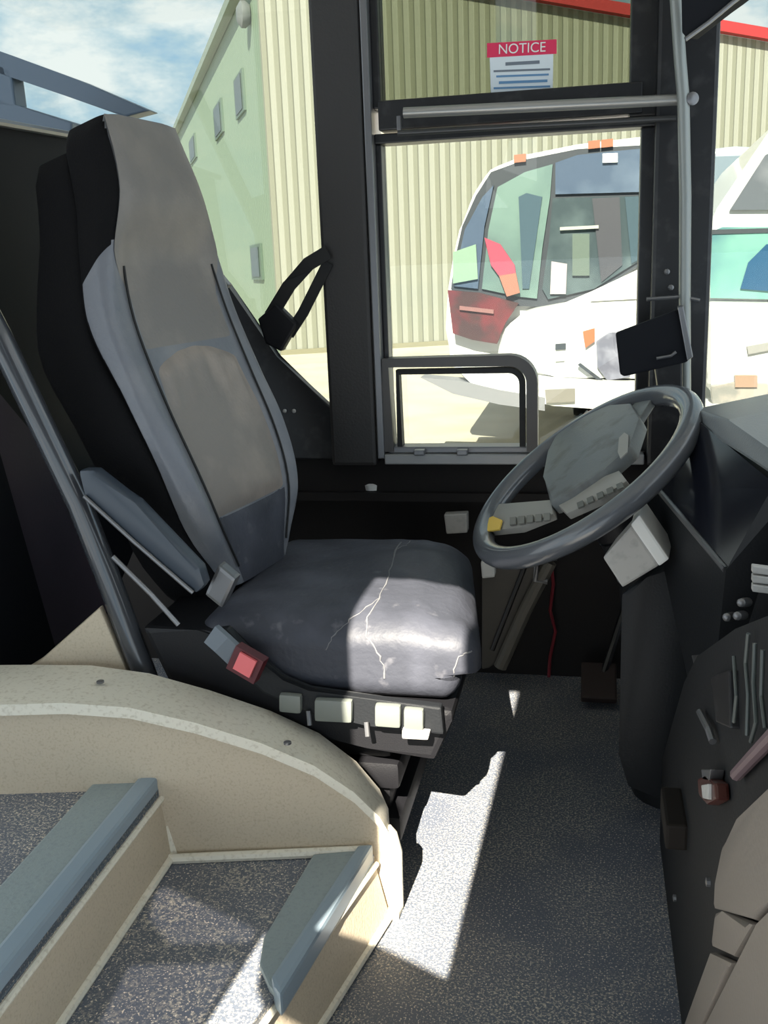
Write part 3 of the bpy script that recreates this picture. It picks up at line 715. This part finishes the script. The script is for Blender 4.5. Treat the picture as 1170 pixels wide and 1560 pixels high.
# column, its stalk box
sc_ = thing('steering_column', 'dark steering column below the wheel with pale grey switch box', 'steering column', (.2, 1.7, 0))
ce = Vector((.16, 1.74, .0))
obj('column_cover', tube(NB(), [WC-n*.125, WC-n*.22, Vector((.14, 1.76, .3)), Vector((.17, 1.78, 0))], [.05, .06, .07, .08], 18), DASH, sc_, True)
bxc = onY(964, 842, 1.50)
ax = (onY(1004, 812, 1.5)-onY(938, 868, 1.5))
def BX(x, y, Y=1.52): return onY(x, y, Y)
bm = NB(); prism(bm, [BX(918, 850), (BX(962, 800)), BX(1004, 862), BX(948, 896)], (.02, .07, .01), .004); ob = obj('switch_box', bm, GREYP, sc_)
bm = NB(); prism(bm, [BX(960, 800, 1.505), BX(974, 784, 1.505), BX(1020, 852, 1.505), BX(1004, 864, 1.505)], (.01, .07, .01), .004); obj('box_side', bm, WHITE, ob)
bm = NB(); tube(bm, [BX(950, 880, 1.56), WC-n*.2], .012, 10); obj('box_bracket', bm, BLKM, ob)

# ================================================================== DASHBOARD
da = thing('dashboard', 'dark dashboard with instrument hood and taupe console at right edge', 'dashboard', (.3, 1.5, 0))
# lower dark column/cowl beside pedals
bm = NB()
cl = [(945, 905), (985, 880), (1040, 850), (1090, 1010), (1068, 1150), (1060, 1215), (1000, 1218), (955, 1200), (940, 1150)]
prism(bm, [onY(x, y, 1.60) for x, y in cl], (.06, .16, 0), .01); obj('lower_cowl', bm, DASH, da, True)
# instrument binnacle
q = [Vector(p) for p in (onY(1000, 742, 1.62), onY(1106, 868, 1.30), onY(1190, 745, 1.30), onY(1062, 640, 1.62))]
bm = NB(); prism(bm, q, (.12, .03, -.02)); obj('instrument_cluster', bm, SCREEN, da)
bm = NB(); tube(bm, [q[0], q[1]], .005, 8); obj('cluster_edge', bm, GREYM, da)
tb = [onY(1058, 622, 1.66), onY(1110, 640, 1.52), onY(1170, 682, 1.34), onY(1260, 735, 1.2), onY(1260, 770, 1.2), onY(1170, 720, 1.32), onY(1100, 672, 1.5), onY(1060, 645, 1.64)]
bm = NB(); prism(bm, tb, (.25, .25, .01), .006); obj('hood_pad', bm, DASHG, da, True)
q2 = [onY(985, 770, 1.66), onY(1004, 744, 1.62), onY(1106, 868, 1.29), onY(1178, 740, 1.27), onY(1200, 760, 1.25), onY(1200, 1180, 1.18), onY(1075, 1160, 1.40), onY(1040, 985, 1.52), onY(1010, 860, 1.6)]
bm = NB(); prism(bm, q2, (.25, .06, 0)); obj('dash_body', bm, DASH, da)
for k in range(3):
    a = onY(1150, 868+k*14, 1.16); obj('rocker_switch', obox(NB(), a+Vector((.012, 0, 0)), (.016, .004, -.003), (0, .006, 0), (.0, 0, .0045), .0015), GREYP, da)
CX = .132
bm = NB(); prism(bm, [onY(x, y, 1.36) for x, y in [(1056, 1010), (1085, 1008), (1092, 1018), (1062, 1022)]], (0, .03, 0), .002); obj('latch', bm, GREYM, da)
for (x, y, Y) in ((1110, 940, 1.27), (1126, 938, 1.25), (1132, 918, 1.25)):
    obj('knob', lathe(NB(), onY(x, y, Y), (-.5, -1, .3), [(.006, -.02), (.006, .0), (.0055, .008), (.003, .01)], 12), GREYM, da, True)
for pts in ([(1140, 965), (1136, 1010), (1140, 1060), (1138, 1120)], [(1150, 980), (1148, 1040), (1152, 1100), (1144, 1130)], [(1118, 1000), (1122, 1060), (1118, 1100)], [(1162, 990), (1160, 1060), (1166, 1110)]):
    obj('cable', tube(NB(), [onX(x, y, CX-.006) for x, y in pts], .0017, 8), mat('grey_cable', (70, 76, 74), .45), da, True)
obj('vent_grille', prism(NB(), [onX(x, y, CX-.008) for x, y in [(1082, 1030), (1110, 1020), (1112, 1110), (1090, 1100)]], (.01, 0, 0), .002), BLKM, da)
bm = NB(); tube(bm, [onX(1066, 1085, CX-.006), onX(1080, 1112, CX-.008), onX(1086, 1130, CX-.006)], .004, 8); obj('lever', bm, GREYM, da)
obj('trim_bar', tube(NB(), [onX(x, y, CX-.006) for x, y in ((1122, 1180), (1150, 1150), (1190, 1108), (1260, 1040))], .0055, 10), mat('mauve_bar', (104, 86, 90), .4), da)
# side of the dashboard down to the floor, with taupe access panels
CX = .132
bm = NB(); prism(bm, [(CX, .62, 0), (CX, 1.60, 0), (CX, 1.60, .16), *[onX(x, y, CX) for x, y in ((1042, 1040), (1062, 1000), (1120, 958), (1190, 930), (1420, 850))]], (.3, 0, 0)); obj('side_wall', bm, mat('charcoal_kick_panel', (30, 31, 33), .6, spec=.2, bump=.1, bscale=200), da)
def cpanel(pts, name='access_panel', m=TAUPE, th=.012, lift=.012, bev=.005):
    bm = NB(); prism(bm, [onX(x, y, CX-lift) for x, y in pts], (th, 0, 0), bev); return obj(name, bm, m, da, True)
cpanel([(1300, 1090), (1172, 1200), (1122, 1248), (1098, 1290), (1088, 1340), (1086, 1385), (1146, 1402), (1172, 1372), (1300, 1230)])
cpanel([(1088, 1390), (1100, 1388), (1146, 1407), (1116, 1458), (1082, 1442)])
cpanel([(1080, 1450), (1114, 1466), (1070, 1556), (1058, 1590), (1030, 1590)])
cpanel([(1300, 1245), (1176, 1384), (1152, 1408), (1074, 1562), (1062, 1610), (1300, 1610)])
for (x, y) in ((1082, 1344), (1030, 1368)):
    obj('panel_screw', lathe(NB(), onX(x, y, CX), (-1, 0, 0), [(.005, 0), (.005, .004), (.002, .005)], 8), GREYM, da)

# key in the dash
ik = thing('ignition_key', 'key with dark red fob hanging on the dashboard side', 'key', onX(1074, 1180, CX-.006))
kp = lambda x, y, o=.014: onX(x, y, CX-o)
obj('key_fob', prism(NB(), [kp(*p) for p in [(1062, 1186), (1074, 1182), (1088, 1192), (1090, 1218), (1076, 1226), (1064, 1212)]], (.013, 0, 0), .003), mat('dark_red_fob', (70, 32, 26), .35), ik)
obj('fob_highlight', prism(NB(), [kp(x, y, .018) for x, y in [(1068, 1196), (1078, 1194), (1078, 1218), (1070, 1216)]], (.004, 0, 0), .001), GREYP, ik)  # white highlight on the fob modelled as a pale chip
obj('key_head', prism(NB(), [kp(*p) for p in [(1068, 1172), (1082, 1172), (1080, 1190), (1070, 1188)]], (.013, 0, 0), .001), GREYM, ik)

# ================================================================== FITTINGS AROUND THE WINDOW
TY = 2.08
rd = thing('shade_frame', 'grey tubular shade frame with upright and crossbar in front of the driver window', 'rail', onY(1044, 590, TY))
up_ = [onY(x, y, TY) for x, y in ((1024, -60), (1030, 0), (1036, 90), (1041, 150), (1044, 300), (1043, 450), (1044, 610))]
obj('upright', tube(NB(), up_, .0115, 14), mat('dull_grey_tube', (140, 144, 141), .35, metal=.3), rd, True)
obj('crossbar', tube(NB(), [onY(x, y, TY+.015) for x, y in ((615, 172), (800, 163), (1054, 151))], .0105, 12), mat('satin_dark_tube', (160, 158, 154), .3, metal=.5), rd, True)
obj('end_knob', lathe(NB(), onY(1053, 151, TY), (.3, -1, 0), [(.010, -.01), (.012, 0), (.012, .008), (.007, .011)], 16), GREYM, rd, True)
obj('lower_bar', tube(NB(), [onY(x, y, TY+.05) for x, y in ((606, 203), (800, 192), (1030, 180))], .006, 10), mat('dark_tube', (74, 74, 74), .35, metal=.4), rd, True)
obj('end_bracket', obox(NB(), onY(608, 188, TY+.05), (.004, 0, 0), (0, .006, 0), (0, 0, .014), .001), GREYM, rd)
obj('bracket_arm', tube(NB(), [onY(x, y, TY) for x, y in ((985, 456), (1040, 452), (1066, 458))], .004, 8), GREYM, rd, True)
for (x, y) in ((1016, 414), (1022, 438)):
    obj('screw', lathe(NB(), onY(x, y, WY-.052), (0, -1, 0), [(.006, 0), (.006, .003), (.003, .005)], 10), GREYM, rd)

sv = thing('sun_visor', 'dark folded sun visor at the top of the corner pillar', 'visor', onY(1045, 30, 1.95))
obj('visor_flap', prism(NB(), [onY(x, y, 1.95) for x, y in [(1036, -60), (1200, -60), (1118, 2), (1046, 58), (1038, 50)]], (.02, .03, 0), .004), NAVY, sv)
obj('visor_edge', tube(NB(), [onY(x, y, 1.945) for x, y in ((1044, 60), (1080, 34), (1116, 4), (1190, -52))], .004, 8), GREYM, sv)

mo = thing('monitor', 'small black monitor on a bracket above the steering wheel', 'monitor', onY(995, 575, 1.98))
obj('case', prism(NB(), [onY(x, y, 1.98) for x, y in [(937, 507), (1030, 472), (1036, 478), (1052, 545), (1046, 552), (950, 574), (944, 570)]], (.01, .05, 0), .006), NAVY, mo)
obj('side_edge', prism(NB(), [onY(x, y, 1.972) for x, y in [(1032, 468), (1041, 466), (1056, 544), (1047, 550)]], (.004, .05, 0), .002), GREYM, mo)
obj('mount', prism(NB(), [onY(x, y, 2.0) for x, y in [(996, 548), (1040, 540), (1040, 610), (1004, 606)]], (0, .04, 0), .004), BLKM, mo)
obj('clip', tube(NB(), [onY(x, y, 1.972) for x, y in ((1000, 546), (1022, 542), (1030, 536))], .003, 8), GREYM, mo)

# safety notice stuck to the upper pane
no = thing('notice_sticker', 'red and white notice sticker on the upper tinted pane', 'sticker', onY(795, 148, WY-.004))
NY = WY-.002
def np_(x, y, o=0.): return onY(x, y, NY-o)
obj('sheet', prism(NB(), [np_(746, 84), np_(843, 80), np_(842, 146), np_(748, 150)], (0, -.0008, 0)), mat('pale_sticker', (214, 222, 226), .6), no)
obj('header', prism(NB(), [np_(742, 66), np_(848, 60), np_(848, 82), np_(742, 88)], (0, -.0012, 0)), mat('red_sticker_header', (214, 44, 86), .55), no)
cu = bpy.data.curves.new('notice_text', 'FONT'); cu.body = 'NOTICE'; cu.align_x = 'CENTER'; cu.align_y = 'CENTER'; cu.size = 1; cu.extrude = .002
to = bpy.data.objects.new('notice_text', cu); COL.objects.link(to)
bpy.context.view_layer.update()
me = bpy.data.meshes.new_from_object(to.evaluated_get(bpy.context.evaluated_depsgraph_get()))
bpy.data.objects.remove(to)
tx = bpy.data.objects.new('header_text', me); COL.objects.link(tx); me.materials.append(WHITE)
pc = np_(795, 74, .002); wdt = (np_(832, 72)-np_(760, 76)).length/max(v.co.x for v in me.vertices)/2
xd = (np_(832, 72)-np_(760, 76)).normalized(); zd = Vector((0, -1, 0)).cross(xd)*-1
zd = Vector((0, 0, 1)) - xd*xd.z; zd.normalize(); yd = xd.cross(zd)
mw = Matrix((xd*wdt, zd*wdt, yd*wdt)).transposed().to_4x4(); mw.translation = pc
tx.matrix_world = mw; tx.parent = no; tx.matrix_parent_inverse = no.matrix_world.inverted()
INK = mat('grey_print', (110, 118, 128), .6); INKB = mat('blue_print', (96, 138, 176), .6)
for (x0, x1, y, h, m_) in ((770, 822, 95, 5, INK), (752, 838, 107, 3, INK), (756, 836, 115, 3, INKB), (760, 834, 124, 4, INKB), (752, 838, 133, 3, INKB), (758, 830, 141, 3, INK)):
    obj('print_line', prism(NB(), [np_(x0, y+.0, .001), np_(x1, y-3, .001), np_(x1, y-3+h, .001), np_(x0, y+h, .001)], (0, -.0006, 0)), m_, no)

# side wall fittings under the window, beyond the seat
sc2 = thing('heater_panel', 'dark grey side heater panel with slanted struts beyond the seat cushion', 'panel', (-.2, 2.25, 0))
GP = mat('grey_brown_panel', (78, 74, 68), .6)
obj('cover', prism(NB(), [onY(x, y, 2.2) for x, y in [(734, 860), (832, 852), (826, 880), (770, 1000), (745, 1018), (734, 1020)]], (0, .08, 0), .004), GP, sc2)
obj('strut', tube(NB(), [onY(x, y, 2.18) for x, y in ((838, 856), (800, 930), (762, 1016))], .016, 10), mat('strut_grey', (92, 88, 80), .5), sc2)
obj('strut', tube(NB(), [onY(x, y, 2.185) for x, y in ((800, 862), (750, 990))], .006, 10), BLKM, sc2)
obj('hook', tube(NB(), [onY(x, y, 2.17) for x, y in ((848, 850), (818, 852), (816, 884), (834, 886))], .007, 8), GREYM, sc2)
obj('junction_box', prism(NB(), [onY(x, y, 2.17) for x, y in [(676, 784), (712, 782), (712, 812), (680, 814)]], (0, .03, 0), .004), GREYP, sc2)
obj('cap', prism(NB(), [onY(x, y, 2.17) for x, y in [(732, 856), (754, 855), (754, 880), (734, 882)]], (0, .03, 0), .005), WHITE, sc2)
lc = onY(560, 786, 2.15)
wc_ = tag(obj('bottle_cap', lathe(NB(), Vector((lc.x, 2.215, .491)), (0, 0, 1), [(.02, 0), (.021, .012), (.016, .016), (.005, .017)], 18), WHITE, None, True), 'white round cap lying on the side ledge behind the seat cushion', 'cap')
rw = tag(obj('red_cable', tube(NB(), [onY(x, y, 2.27) for x, y in ((840, 862), (843, 890), (838, 930), (846, 962), (838, 1000), (836, 1031))], .004, 8), mat('red_wire', (120, 30, 40), .5), None, True), 'thin red cable hanging in the dark footwell left of the column', 'cable')
fwall = struct(obj('wall_front', box(NB(), (.30, 1.62, 0), (.34, 2.2, .62)), BLK))
pd = thing('pedal', 'dark brake pedal on the floor beneath the steering column', 'pedal', onY(910, 1055, 1.95))
c = onZ(912, 1052, .03)
obj('pad', obox(NB(), c+Vector((0, 0, .02)), (.04, 0, 0), (0, .045, .025), (0, -.004, .008), .004), mat('brown_black_rubber', (46, 34, 32), .6), pd)
obj('arm', tube(NB(), [c+Vector((.01, .02, .03)), c+Vector((.06, .12, .16)), c+Vector((.1, .16, .3))], .009, 8), BLKM, pd)

c = onX(1004, 1244, .10)
obj('hinge_block', obox(NB(), Vector((.119, c.y, c.z)), (.014, 0, 0), (0, .05, 0), (0, 0, .018), .004), mat('brown_black_block', (34, 30, 27), .7, spec=.2), da)
for (x, y) in ((984, 1336), (1014, 1370)):
    obj('floor_screw', lathe(NB(), onX(x, y, .128), (-1, 0, 0), [(.006, 0), (.006, .003), (.003, .005)], 10), GREYM, da)
